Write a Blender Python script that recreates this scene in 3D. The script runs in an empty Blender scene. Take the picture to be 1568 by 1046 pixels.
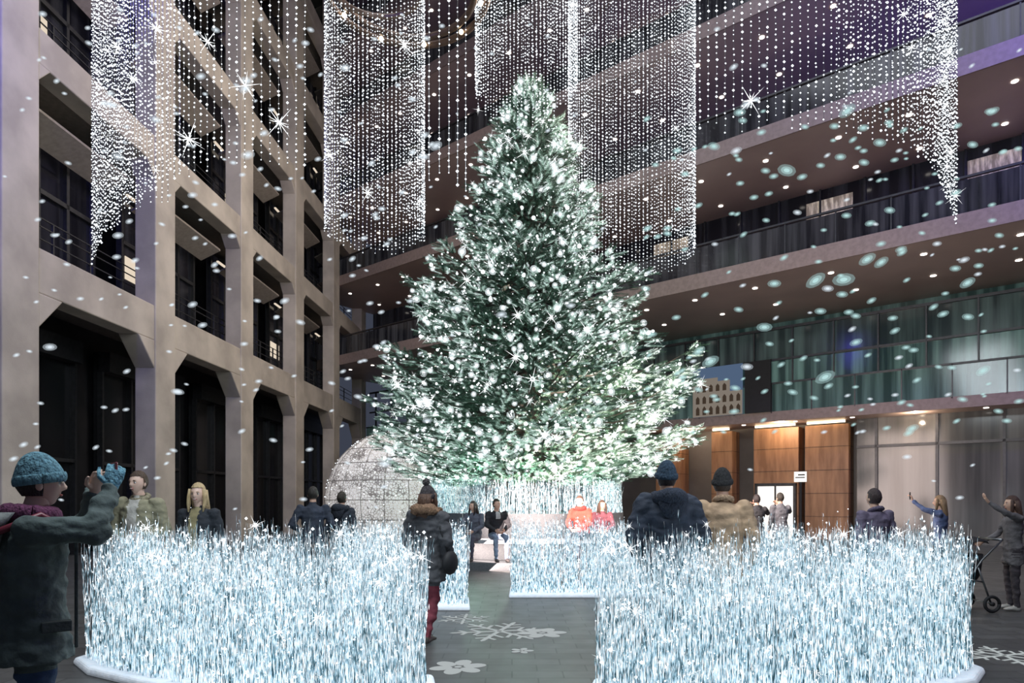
import bpy, bmesh, math, random
import numpy as np
from mathutils import Vector, Matrix, noise as mnoise
R = random.Random(7)
NR = np.random.default_rng(11)
scene = bpy.context.scene
scene.view_settings.view_transform = 'Standard'
COL = scene.collection

# ------------------------------------------------------------------ materials
def newmat(name):
    m = bpy.data.materials.new(name); m.use_nodes = True
    nt = m.node_tree; nt.nodes.clear()
    out = nt.nodes.new('ShaderNodeOutputMaterial')
    return m, nt, out
def N(nt, t, **kw):
    n = nt.nodes.new(t)
    for k, v in kw.items(): setattr(n, k, v)
    return n
def c4(c): return (c[0], c[1], c[2], 1)
def mat(name, col, col2=None, rough=0.6, metal=0.0, scale=8.0, bump=0.0, bscale=None, emis=None, estr=0.0, stretch=(1,1,1), detail=4, lo=.35, hi=.65, sampling=None):
    m, nt, out = newmat(name)
    b = N(nt, 'ShaderNodeBsdfPrincipled')
    b.inputs['Roughness'].default_value = rough
    b.inputs['Metallic'].default_value = metal
    tc = N(nt, 'ShaderNodeTexCoord'); mp = N(nt, 'ShaderNodeMapping')
    mp.inputs['Scale'].default_value = stretch
    nt.links.new(tc.outputs['Object'], mp.inputs['Vector'])
    no = N(nt, 'ShaderNodeTexNoise'); no.inputs['Scale'].default_value = scale; no.inputs['Detail'].default_value = detail
    nt.links.new(mp.outputs['Vector'], no.inputs['Vector'])
    cr = N(nt, 'ShaderNodeValToRGB')
    cr.color_ramp.elements[0].position = lo; cr.color_ramp.elements[1].position = hi
    cr.color_ramp.elements[0].color = c4(col2 if col2 else [x*.8 for x in col]); cr.color_ramp.elements[1].color = c4(col)
    nt.links.new(no.outputs['Fac'], cr.inputs['Fac'])
    nt.links.new(cr.outputs['Color'], b.inputs['Base Color'])
    if bump:
        n2 = N(nt, 'ShaderNodeTexNoise'); n2.inputs['Scale'].default_value = bscale or scale; n2.inputs['Detail'].default_value = 3
        nt.links.new(mp.outputs['Vector'], n2.inputs['Vector'])
        bp = N(nt, 'ShaderNodeBump'); bp.inputs['Strength'].default_value = bump; bp.inputs['Distance'].default_value = .02
        nt.links.new(n2.outputs['Fac'], bp.inputs['Height']); nt.links.new(bp.outputs['Normal'], b.inputs['Normal'])
    if emis is not None:
        if emis == 'base': nt.links.new(cr.outputs['Color'], b.inputs['Emission Color'])
        else: b.inputs['Emission Color'].default_value = c4(emis)
        b.inputs['Emission Strength'].default_value = estr
        m.cycles.emission_sampling = sampling or 'NONE'
    nt.links.new(b.outputs[0], out.inputs[0])
    return m
def emat(name, col, s, sampling='NONE', alpha=1.0):
    m, nt, out = newmat(name)
    e = N(nt, 'ShaderNodeEmission'); e.inputs[0].default_value = c4(col); e.inputs[1].default_value = s
    if alpha < 1:
        t = N(nt, 'ShaderNodeBsdfTransparent'); mx = N(nt, 'ShaderNodeMixShader'); mx.inputs[0].default_value = alpha
        nt.links.new(t.outputs[0], mx.inputs[1]); nt.links.new(e.outputs[0], mx.inputs[2]); nt.links.new(mx.outputs[0], out.inputs[0])
    else: nt.links.new(e.outputs[0], out.inputs[0])
    m.cycles.emission_sampling = sampling
    return m

M_stone = mat('limestone', (.52,.45,.375), (.36,.31,.26), .75, scale=.9, bump=.15, bscale=30)
M_dark = mat('dark_recess', (.018,.016,.018), (.008,.008,.01), .5, scale=2)
M_slab = mat('soffit_plaster', (.50,.37,.33), (.38,.28,.255), .45, scale=.35)
M_metal = mat('dark_metal', (.08,.08,.085), None, .4, .7)
M_steel = mat('steel_rail', (.20,.21,.22), None, .35, .8)
M_wood = mat('wood_panel', (.42,.22,.11), (.25,.12,.055), .5, scale=3, stretch=(1.5,1.5,.25), bump=.1)
M_bronze = mat('bronze_ring', (.14,.09,.06), (.10,.06,.045), .4, .4)
M_warm = emat('warm_lamp', (1,.78,.5), 5)
M_white_lamp = emat('white_lamp', (1,.93,.85), 4)
M_led = emat('led_white', (.88,.95,1), 2.2)
M_led2 = emat('led_tree', (.92,.98,1), 2.7)
M_halo = emat('led_glow_shell', (.88,.97,1), 1.5, alpha=.22)  # translucent shell painting the glow around an LED
M_snow = mat('fake_snow', (.88,.92,.97), (.74,.80,.88), .8, scale=12, bump=.6, emis=(.8,.9,1), estr=.15)
M_planter = mat('planter_granite', (.12,.13,.14), (.08,.09,.10), .5, scale=40)
M_black = mat('black_fabric', (.015,.015,.018), None, .7)

def floor_mat():
    m, nt, out = newmat('floor_granite')
    b = N(nt, 'ShaderNodeBsdfPrincipled'); tc = N(nt, 'ShaderNodeTexCoord')
    br = N(nt, 'ShaderNodeTexBrick'); br.inputs['Scale'].default_value = 1.1
    br.inputs['Color1'].default_value = (.06,.06,.06,1); br.inputs['Color2'].default_value = (.09,.09,.09,1); br.inputs['Mortar'].default_value = (.03,.03,.03,1)
    br.inputs['Mortar Size'].default_value = .008
    nt.links.new(tc.outputs['Object'], br.inputs['Vector']); nt.links.new(br.outputs['Color'], b.inputs['Base Color'])
    no = N(nt, 'ShaderNodeTexNoise'); no.inputs['Scale'].default_value = 3
    nt.links.new(tc.outputs['Object'], no.inputs['Vector'])
    mr = N(nt, 'ShaderNodeMapRange'); mr.inputs[3].default_value = .33; mr.inputs[4].default_value = .55
    nt.links.new(no.outputs['Fac'], mr.inputs[0]); nt.links.new(mr.outputs[0], b.inputs['Roughness'])
    nt.links.new(b.outputs[0], out.inputs[0]); return m
M_floor = floor_mat()

def glass_mat(name, colA, colB, estr, scale=1.0, stretch=(3,3,.15), rough=.12):
    m, nt, out = newmat(name)
    b = N(nt, 'ShaderNodeBsdfPrincipled'); b.inputs['Roughness'].default_value = rough
    tc = N(nt, 'ShaderNodeTexCoord'); mp = N(nt, 'ShaderNodeMapping'); mp.inputs['Scale'].default_value = stretch
    nt.links.new(tc.outputs['Object'], mp.inputs[0])
    no = N(nt, 'ShaderNodeTexNoise'); no.inputs['Scale'].default_value = scale; no.inputs['Detail'].default_value = 5
    nt.links.new(mp.outputs[0], no.inputs['Vector'])
    cr = N(nt, 'ShaderNodeValToRGB'); cr.color_ramp.elements[0].position = .42; cr.color_ramp.elements[1].position = .7
    cr.color_ramp.elements[0].color = c4(colA); cr.color_ramp.elements[1].color = c4(colB)
    nt.links.new(no.outputs['Fac'], cr.inputs[0]); nt.links.new(cr.outputs[0], b.inputs['Base Color'])
    nt.links.new(cr.outputs[0], b.inputs['Emission Color']); b.inputs['Emission Strength'].default_value = estr
    m.cycles.emission_sampling = 'NONE'
    nt.links.new(b.outputs[0], out.inputs[0]); return m
M_teal = glass_mat('teal_glass', (.015,.032,.032), (.12,.21,.19), .4)  # upright streaks paint reflections into the glass colour and emission
M_shopglass = glass_mat('shop_glass', (.045,.045,.045), (.13,.125,.12), .3, .6)
M_upglass = glass_mat('upper_glass', (.006,.006,.009), (.028,.028,.034), .25)
M_lit = glass_mat('lit_window', (.25,.2,.15), (.8,.68,.52), .5, 2, (4,4,1))

def stalk_mat(name, lo, es):
    m, nt, out = newmat(name)
    tc = N(nt, 'ShaderNodeTexCoord'); mp = N(nt, 'ShaderNodeMapping'); mp.inputs['Scale'].default_value = (16,16,3.4)
    nt.links.new(tc.outputs['Object'], mp.inputs[0])
    no = N(nt, 'ShaderNodeTexNoise'); no.inputs['Scale'].default_value = 3.0; no.inputs['Detail'].default_value = 2
    nt.links.new(mp.outputs[0], no.inputs['Vector'])
    cr = N(nt, 'ShaderNodeValToRGB'); E = cr.color_ramp.elements
    E[0].position = lo; E[0].color = (.015,.045,.058,1); E[1].position = lo+.08; E[1].color = (.10,.20,.25,1)
    e = E.new(lo+.13); e.color = (.34,.52,.61,1)
    e = E.new(lo+.185); e.color = (.74,.87,.95,1)
    e = E.new(lo+.24); e.color = (1,1,1,1)
    nt.links.new(no.outputs['Fac'], cr.inputs[0])
    b = N(nt, 'ShaderNodeBsdfPrincipled'); b.inputs['Roughness'].default_value = .6
    nt.links.new(cr.outputs[0], b.inputs['Base Color']); nt.links.new(cr.outputs[0], b.inputs['Emission Color'])
    b.inputs['Emission Strength'].default_value = es
    nt.links.new(b.outputs[0], out.inputs[0]); m.cycles.emission_sampling = 'NONE'; return m
M_reed = stalk_mat('lit_reed', .37, .66)
M_leaf = stalk_mat('lit_reed_leaf', .30, .85)
M_reed_far = stalk_mat('lit_reed_planter', .37, .42)

# ------------------------------------------------------------------ mesh helpers
def empty(name, loc=(0,0,0)):
    o = bpy.data.objects.new(name, None); o.location = loc; COL.objects.link(o); return o
def add(name, me, m=None, parent=None, smooth=False):
    o = bpy.data.objects.new(name, me); COL.objects.link(o)
    if m is not None:
        for x in (m if isinstance(m, (list, tuple)) else [m]): me.materials.append(x)
    if parent: o.parent = parent
    if smooth: me.polygons.foreach_set('use_smooth', [True]*len(me.polygons))
    return o
def fast(name, V, F, m, parent=None, smooth=False):
    V = np.asarray(V, dtype=np.float32); F = np.asarray(F, dtype=np.int32)
    me = bpy.data.meshes.new(name); k = F.shape[1]
    me.vertices.add(len(V)); me.vertices.foreach_set('co', V.ravel())
    me.loops.add(F.size); me.loops.foreach_set('vertex_index', F.ravel())
    me.polygons.add(len(F)); me.polygons.foreach_set('loop_start', np.arange(0, F.size, k, dtype=np.int32))
    me.update(calc_edges=True); me.validate()
    return add(name, me, m, parent, smooth)
def inst(tv, tf, mats, offs):
    tv = np.asarray(tv, float); tf = np.asarray(tf); k = len(offs)
    V = np.einsum('kij,nj->kni', mats, tv) + np.asarray(offs)[:, None, :]
    F = tf[None] + (np.arange(k)*len(tv))[:, None, None]
    return V.reshape(-1, 3), F.reshape(-1, tf.shape[1])
OCT_V = np.array([(1,0,0),(-1,0,0),(0,1,0),(0,-1,0),(0,0,1),(0,0,-1)], float)
OCT_F = np.array([(0,2,4),(2,1,4),(1,3,4),(3,0,4),(2,0,5),(1,2,5),(3,1,5),(0,3,5)])
def ico(sub=1):
    bm = bmesh.new(); bmesh.ops.create_icosphere(bm, subdivisions=sub, radius=1)
    v = np.array([x.co[:] for x in bm.verts]); f = np.array([[a.index for a in p.verts] for p in bm.faces]); bm.free(); return v, f
ICO_V, ICO_F = ico(2)
def balls(pts, rad, tv=OCT_V, tf=OCT_F):
    pts = np.asarray(pts, float); rad = np.broadcast_to(np.asarray(rad, float), (len(pts),))
    return inst(tv, tf, np.eye(3)[None]*rad[:, None, None], pts)
BOXF = [(0,3,2,1),(4,5,6,7),(0,1,5,4),(1,2,6,5),(2,3,7,6),(3,0,4,7)]
class MB:
    def __init__(s): s.V=[]; s.F=[]
    def box(s, f, u0,u1,w0,w1,z0,z1):
        b=len(s.V)
        for z in (z0,z1):
            for (u,w) in ((u0,w0),(u1,w0),(u1,w1),(u0,w1)): s.V.append(f(u,w,z))
        s.F += [tuple(b+i for i in q) for q in BOXF]
    def prism(s, pts0, pts1):
        b=len(s.V); n=len(pts0); s.V += list(pts0)+list(pts1)
        s.F.append(tuple(b+i for i in range(n))[::-1]); s.F.append(tuple(b+n+i for i in range(n)))
        for i in range(n): j=(i+1)%n; s.F.append((b+i,b+j,b+n+j,b+n+i))
    def add(s, V, F):
        b=len(s.V); s.V += [tuple(v) for v in V]; s.F += [tuple(b+i for i in f) for f in F]
    def obj(s, name, m, parent=None, smooth=False, bevel=0, recalc=True):
        me=bpy.data.meshes.new(name); me.from_pydata([tuple(v) for v in s.V],[],s.F)
        if recalc:
            bm=bmesh.new(); bm.from_mesh(me); bmesh.ops.recalc_face_normals(bm, faces=bm.faces); bm.to_mesh(me); bm.free()
        me.update(); o=add(name,me,m,parent,smooth)
        if bevel:
            bv=o.modifiers.new('b','BEVEL'); bv.width=bevel; bv.segments=2
        return o
ID = lambda u,w,z: (u,w,z)
def frame_of(d):
    d=Vector(d).normalized(); up=Vector((0,0,1)) if abs(d.z)<.9 else Vector((0,1,0))
    x=d.cross(up).normalized(); y=x.cross(d).normalized(); return x,y
def loft(rings, n=14):
    V=[];F=[]
    for c,ax,ay in rings:
        for i in range(n):
            a=2*math.pi*i/n; V.append(tuple(Vector(c)+Vector(ax)*math.cos(a)+Vector(ay)*math.sin(a)))
    m=len(rings)
    for r in range(m-1):
        for i in range(n):
            j=(i+1)%n; F.append((r*n+i,r*n+j,(r+1)*n+j,(r+1)*n+i))
    F.append(tuple(range(n))[::-1]); F.append(tuple((m-1)*n+i for i in range(n)))
    return V,F
def tube(path, rad, n=8, rings_only=False):
    path=[Vector(p) for p in path]; rings=[]; px=None
    if not hasattr(rad,'__len__'): rad=[rad]*len(path)
    for i,p in enumerate(path):
        d=(path[min(i+1,len(path)-1)]-path[max(i-1,0)])
        if d.length<1e-6: d=Vector((0,0,1))
        d.normalize()
        if px is None: x,y=frame_of(d)
        else:
            x=(px-d*px.dot(d))
            if x.length<1e-4: x,y=frame_of(d)
            x.normalize(); y=x.cross(d)
        px=x; rings.append((p,x*rad[i],y*rad[i]))
    return rings if rings_only else loft(rings,n)
def ellipsoid(c, r, n=12, rot=None):
    v,f=(ICO_V,ICO_F); m=np.diag(r)
    if rot is not None: m=np.array(rot)@m
    return (v@m.T+np.array(c)), f

# ------------------------------------------------------------------ camera
cam = bpy.data.cameras.new('camera'); co = bpy.data.objects.new('camera', cam); COL.objects.link(co)
co.location = (0,0,1.55); co.rotation_euler = (math.radians(90),0,0)
cam.sensor_width = 36; cam.lens = 36*1000/1568; cam.shift_y = (765-522.5)/1568; cam.clip_end = 300
scene.camera = co

# ------------------------------------------------------------------ floor / ceiling
m=MB(); m.box(ID,-18,30,-4,45,-.2,0); m.obj('floor', M_floor)
m=MB(); m.box(ID,-18,30,-4,45,34,34.3)
m.obj('ceiling', mat('ceiling_dark_glass',(.03,.03,.09),(.02,.02,.05),.3))
m=MB()
for x in range(-17,30,4): m.box(ID,x,x+.25,-4,45,33.4,34)
for y in range(-3,45,4): m.box(ID,-18,30,y,y+.25,33.4,33.98)
m.obj('ceiling_beams', M_steel)

# ------------------------------------------------------------------ left facade
FL = lambda u,w,z: (-11+.046*u-w, u, z)
edges=[3.7+5.3*i for i in range(8)]
beams=[(6.1,7.1)]+[(11.15+4.5*i,11.95+4.5*i) for i in range(5)]+[(33.2,34)]
CD=.6
m=MB()
for e in edges: m.box(FL,e-1.0,e,0,CD,0,34)
for (a,b) in beams: m.box(FL,2.7,40.9,.05,CD,a,b)
for i in range(len(edges)-1):
    e0=edges[i]; e1=edges[i+1]-1.0
    for k,(a,b) in enumerate(beams):
        h=.8 if k==0 else .42; l=.75 if k==0 else .38
        for (x0,dx) in ((e0,l),(e1,-l)):
            t=[(x0,a-h),(x0+dx,a),(x0,a)]
            m.prism([FL(u,.03,z) for u,z in t],[FL(u,CD,z) for u,z in t])
m.obj('wall_left', M_stone, bevel=.03)
m=MB(); m.box(FL,-3,42,2.6,2.9,0,34); m.obj('wall_left_inner', M_dark)
m=MB()
for (a,b) in beams[:-1]: m.box(FL,2.6,40.9,CD,2.6,b-.45,b-.1)
m.obj('gallery_floor_slabs', mat('gallery_slab',(.22,.19,.17),None,.7))
par=empty('gallery_railing')
m=MB()
for (a,b) in beams[:-1]:
    for h in (.35,.65,.95,1.15):
        m.box(FL,3.7,40.8,.9,.93,b+h-.012,b+h+.012)
    u=4.2
    while u<40: m.box(FL,u,u+.04,.9,.95,b-.1,b+1.15); u+=1.3
m.obj('rails', M_metal, par)
mg=MB(); ml=MB(); ms=MB(); mf=MB()
for i in range(len(edges)-1):
    e0=edges[i]+.1; e1=edges[i+1]-1.15
    for k,(a,b) in enumerate(beams[:-1]):
        top=beams[k+1][0]
        mg.box(FL,e0,e1,1.75,1.85,b-.1,top-.1)
        for q in range(5):
            u=e0+(e1-e0)*q/4; mf.box(FL,u-.05,u+.05,1.65,1.8,b-.1,top)
        mf.box(FL,e0,e1,1.65,1.8,b+2.2,b+2.32)
        zz=top-.9
        ms.prism([FL(e0,.7,zz+.35),FL(e0,1.4,zz),FL(e0,1.4,zz+.06),FL(e0,.7,zz+.41)],[FL(e1,.7,zz+.35),FL(e1,1.4,zz),FL(e1,1.4,zz+.06),FL(e1,.7,zz+.41)])
        if R.random()<.8:
            s=e0+R.random()*1.0; ml.box(FL,s,s+R.uniform(1,2.4),1.5,1.58,top-.42,top-.36)
        if R.random()<.5:
            s=e0+R.random()*2; ml.box(FL,s,s+1.0,1.72,1.74,b+1.2,b+1.9)
mg.obj('window_1', M_upglass); mf.obj('window_frames_gallery', M_metal)
ms.obj('louvre_panels', mat('louvre',(.34,.29,.25),None,.5))
ml.obj('gallery_lights', emat('gallery_glow',(1,.84,.66),.8))
m=MB()
for i in range(len(edges)-1):
    e0=edges[i]+.05; e1=edges[i+1]-1.1
    m.box(FL,e0,e1,2.35,2.5,0,6)
m.obj('window_2', mat('black_shopfront',(.012,.012,.014),None,.2))
m=MB()
for i in range(len(edges)-1):
    e0=edges[i]+.05; e1=edges[i+1]-1.1
    for q in range(4):
        u=e0+(e1-e0)*q/3; m.box(FL,u-.04,u+.04,2.2,2.36,0,5.4)
    m.box(FL,e0,e1,2.2,2.36,2.6,2.7)
    m.box(FL,e0,e1,2.0,2.36,5.4,6)
m.obj('window_frames_shopfront', M_metal)

# ------------------------------------------------------------------ right facade
P0=np.array((16.0,20.4)); DR=np.array((-25.1,20.3))/32.28; NRM=np.array((-.629,-.778))
def FR(u,w,z):
    p=P0+DR*u+NRM*w; return (p[0],p[1],z)
U0,U1=-9,32.2
m=MB(); m.box(FR,U0,U1,-4.3,-4,0,34); m.obj('wall_back', M_dark)
m=MB(); m.box(FR,U0,5.0,-1.7,-1.5,0,4.6); m.obj('window_3', M_shopglass)
m=MB()
u=U0
while u<5.0: m.box(FR,u,u+.09,-1.52,-1.4,0,4.6); u+=1.9
m.box(FR,U0,5.0,-1.52,-1.4,3.5,3.6)
m.obj('window_frames_shop', M_metal)
m=MB(); m.box(FR,5.0,U1,-2.4,-2.2,0,4.6); m.obj('wall_right_lobby', mat('lobby_wall',(.13,.115,.105),(.08,.07,.065),.5,scale=.6))
pw=empty('wood_wall_panels'); PN=((5.25,6.8),(7.05,8.8),(9.7,10.6),(12,13.2))
m=MB()
for a,b in PN: m.box(FR,a,b,-2.15,-1.3,0,4.45)
m.obj('panels', M_wood, pw)
m=MB()
for a,b in PN:
    for k in range(1,5): m.box(FR,a-.005,b+.005,-2.1,-1.29,k*.9,k*.9+.012)
m.obj('joints', M_black, pw)
m=MB()
for a,b in PN[:3]: m.box(FR,a+.1,b-.1,-1.25,-1.15,4.5,4.58)
m.obj('cove_lights', M_warm)
m=MB(); m.box(FR,7.2,8.6,-1.25,-1.2,0,2.1); m.obj('door_1', emat('lit_door',(1,.93,.85),1.3))
m=MB(); m.box(FR,7.1,7.2,-1.28,-1.1,0,2.2); m.box(FR,8.6,8.7,-1.28,-1.1,0,2.2); m.box(FR,7.1,8.7,-1.28,-1.1,2.1,2.22); m.box(FR,7.87,7.93,-1.24,-1.14,0,2.1)
m.obj('door_frame', M_metal)
sg=empty('wayfinding_sign'); m=MB(); m.box(FR,6.65,7.1,-.95,-.88,2.25,2.65); m.obj('board', emat('sign_white',(1,.97,.9),1.2), sg)
m=MB(); m.box(FR,6.7,7.05,-.88,-.87,2.4,2.44); m.box(FR,6.7,6.95,-.88,-.87,2.5,2.55); m.box(FR,6.83,6.91,-.97,-.92,0,2.25); m.obj('lettering', M_black, sg)
sl=MB(); fa=MB()
def slab(z,w,th=.4,w0=-4):
    sl.box(FR,U0,U1,w0,w,z,z+th); fa.box(FR,U0,U1,w,w+.06,z-.03,z+th+.05)
slab(4.6,0,.3)
levels=[8.9,13.2,17.5,21.8,26.1,30.4]
SW=4.2
for z in levels: slab(z,SW,.45)
sl.obj('balcony_slabs', M_slab); fa.obj('trim_1', mat('fascia_bronze',(.32,.24,.21),None,.5))
m=MB(); m.box(FR,U0,19,-.35,-.3,4.9,7.0); m.obj('window_4', M_teal)
m=MB(); m.box(FR,U0,U1,-.02,.02,4.95,6.0); m.box(FR,U0,U1,-2.2,-2.1,7.0,8.9)
m.obj('window_5', glass_mat('teal_glass_front',(.022,.045,.042),(.12,.20,.185),.3))
m=MB(); u=U0
while u<U1: m.box(FR,u,u+.05,-.3,-.2,4.9,8.2); m.box(FR,u+.7,u+.74,.02,.06,4.9,6.05); u+=1.45
m.box(FR,U0,U1,-.3,-.2,8.15,8.25); m.box(FR,U0,U1,-.3,-.2,6.95,7.03); m.box(FR,U0,U1,-.02,.06,6.0,6.07)
m.obj('window_frames_storey', M_metal)
m=MB(); m.box(FR,U0,19,-.34,-.31,7.0,8.15); m.obj('window_6', glass_mat('grey_teal_glass',(.015,.024,.025),(.07,.105,.10),.3))
gl=MB(); fr=MB(); bl=MB(); lt=MB(); rl=MB(); dn=MB()
def dl(u,w,z,r=.09):
    p=FR(u,w,z); q=[(p[0]+r*math.cos(a),p[1]+r*math.sin(a)) for a in [i*math.pi/4 for i in range(8)]]
    dn.prism([(x,y,z-.02) for x,y in q],[(x,y,z+.02) for x,y in q])
for k,z in enumerate(levels):
    gl.box(FR,U0,U1,-.7,-.5,z+.45,z+4.3)
    u=U0
    while u<U1:
        fr.box(FR,u,u+.07,-.5,-.4,z+.45,z+4.3); rl.box(FR,u,u+.04,SW-.25,SW-.2,z+.45,z+1.55); u+=1.5
    rl.box(FR,U0,U1,SW-.28,SW-.18,z+1.55,z+1.61)
    bl.box(FR,U0,U1,SW-.24,SW-.21,z+.45,z+1.5)
    for q in range(6):
        u=U0+R.random()*(U1-U0-2); lt.box(FR,u,u+1.6,-.48,-.46,z+2.2,z+3.9)
    u=U0
    while u<U1:
        for w in (.6,3.0): dl(u+R.uniform(-.3,.3),w,z)
        u+=2.3
u=U0
while u<U1: dl(u,-.7,4.6,.08); u+=2
gl.obj('window_7', M_upglass); fr.obj('window_frames_upper', M_metal); lt.obj('window_8', M_lit)
rl.obj('balcony_railing', M_metal); bl.obj('balcony_glass', glass_mat('balustrade_glass',(.010,.010,.013),(.055,.055,.06),.25,1.5))
dn.obj('downlights', M_white_lamp)
bb=empty('billboard_poster'); ua,ub=8.75,10.8
m=MB(); m.box(FR,ua,ub,.12,.16,4.95,6.95); m.obj('sky', emat('poster_sky',(.13,.20,.33),.6), bb)
m=MB(); m.box(FR,ua,ub,.16,.18,4.95,5.9); m.box(FR,ua+.5,ub,.16,.18,5.9,6.35); m.box(FR,ua+1.0,ub,.16,.18,6.35,6.5)
m.obj('amphitheatre', emat('poster_stone',(.42,.36,.30),.5), bb)
m=MB()
for row,(zz,h) in enumerate(((5.02,.36),(5.48,.32),(5.95,.3))):
    for i in range(7):
        a=ua+.08+i*.28
        if row==2 and i<2: continue
        pts=[(a,zz),(a+.15,zz),(a+.15,zz+h*.7),(a+.075,zz+h),(a,zz+h*.7)]
        m.prism([FR(u,.181,z) for u,z in pts],[FR(u,.19,z) for u,z in pts])
m.obj('arches', emat('poster_dark',(.10,.07,.05),.5), bb)
m=MB(); m.box(FR,7.65,8.65,.12,.2,4.95,6.95); m.obj('display_screen', M_black)
m=MB(); m.box(ID,22,22.3,-4,14,0,34); m.obj('wall_right', M_slab)

# ------------------------------------------------------------------ light curtains
def curtain(name, plan, ztop, zbot, sp, bead, r, closed=False, jitter=0.0):
    root=empty(name)
    P=[np.array(p,float) for p in plan]
    if closed: P.append(P[0])
    seg=[np.linalg.norm(P[i+1]-P[i]) for i in range(len(P)-1)]; L=sum(seg); n=int(L/sp)
    pts=[];strings=[]
    for k in range(n):
        d=L*(k+.5)/n; i=0
        while i<len(seg)-1 and d>seg[i]: d-=seg[i]; i+=1
        p=P[i]+(P[i+1]-P[i])*d/seg[i]
        zb=(zbot(k/n) if callable(zbot) else zbot)+R.uniform(-jitter,jitter)
        z=zb
        while z<ztop: pts.append((p[0]+R.uniform(-.006,.006),p[1],z+R.uniform(-.02,.02))); z+=bead
        strings.append((p[0],p[1],zb))
    rad=NR.choice([.7,1.0,1.5],len(pts),p=[.45,.4,.15])*r
    V,F=balls(pts,rad); fast('beads',V,F,M_led,root)
    m=MB()
    for x,y,zb in strings: m.box(ID,x-.002,x+.002,y-.002,y+.002,zb,ztop)
    m.obj('strings',M_steel,root,recalc=False)
    m=MB(); q=[(p[0],p[1],ztop+.08) for p in P]; v,f=tube(q,.06,8); m.add(v,f); m.obj('rail',M_bronze,root)
    m=MB()
    for i in range(0,len(P),max(1,len(P)//4)): m.box(ID,P[i][0]-.006,P[i][0]+.006,P[i][1]-.006,P[i][1]+.006,ztop,33.4)
    m.obj('hanger_cables',M_steel,root)
    return pts
def circle(cx,cy,r,n=28): return [(cx+r*math.cos(2*math.pi*i/n),cy+r*math.sin(2*math.pi*i/n)) for i in range(n)]
def smooth_pts(P):
    out=[]; P=[np.array(p,float) for p in P]
    Q=[2*P[0]-P[1]]+P+[2*P[-1]-P[-2]]
    for i in range(1,len(Q)-2):
        for k in range(6):
            t=k/6; a,b,c,d=Q[i-1],Q[i],Q[i+1],Q[i+2]
            out.append(tuple(.5*((2*b)+(-a+c)*t+(2*a-5*b+4*c-d)*t*t+(-a+3*b-3*c+d)*t**3)))
    out.append(tuple(P[-1])); return out
cA=curtain('light_curtain',circle(-2.93,14,1.05),12.6,7.3,.095,.085,.0155,True,jitter=.10)
cB=curtain('light_curtain.001',circle(.35,16,1.25),16,11.6,.10,.09,.0175,True,jitter=.3)
cC=curtain('light_curtain.002',circle(4.0,22,2.1),20,9.85,.14,.125,.0215,True,jitter=.15)
cD=curtain('light_curtain.003',smooth_pts([(-8.5,13.2),(-7.75,12.3),(-6.5,11),(-5.55,10.2),(-4.65,9.6),(-3.7,9.4),(-2.95,9.5)]),12.5,6.45,.12,.09,.0145,jitter=.14)
cE=curtain('light_curtain.004',smooth_pts([(2.7,9.6),(3.76,9.5),(4.95,9.6),(5.9,9.9),(6.8,10.6),(7.7,11.6),(8.8,12.9)]),12.5,7.05,.12,.09,.0145,jitter=.14)
cF=curtain('light_curtain.005',smooth_pts([(-1.35,10),(-1.0,10.2),(-.68,10.5)]),12,6.65,.15,.10,.018,jitter=.2)
cG=curtain('light_curtain.006',smooth_pts([(-9.3,14.6),(-8.3,13.7),(-7.4,12.9),(-6.3,12.5)]),13.5,7.6,.14,.10,.015,jitter=.3)
cH=curtain('light_curtain.007',smooth_pts([(9.5,14.2),(8.6,13.2),(7.4,12.4),(6.0,12.2)]),13.5,8.6,.14,.10,.015,jitter=.3)
rg=empty('ring_chandelier'); RZ=13.3
m=MB()
for r0 in (1.9,1.6):
    q=[(-2.45+r0*math.cos(a),15.0+r0*math.sin(a),RZ) for a in [i*math.pi/24 for i in range(49)]]
    v,f=tube(q,.08,8); m.add(v,f)
m.obj('ring',M_bronze,rg,True)
V,F=balls([(-2.45+1.75*math.cos(a),15.0+1.75*math.sin(a),RZ-.08) for a in [i*math.pi/5+.2 for i in range(10)]],.06,ICO_V,ICO_F)
fast('lamps',V,F,M_warm,rg)
m=MB()
for a in (0,2.1,4.2): x=-2.45+1.75*math.cos(a); y=15.0+1.75*math.sin(a); m.box(ID,x-.008,x+.008,y-.008,y+.008,RZ,33.4)
m.obj('cables',M_steel,rg)

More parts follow.
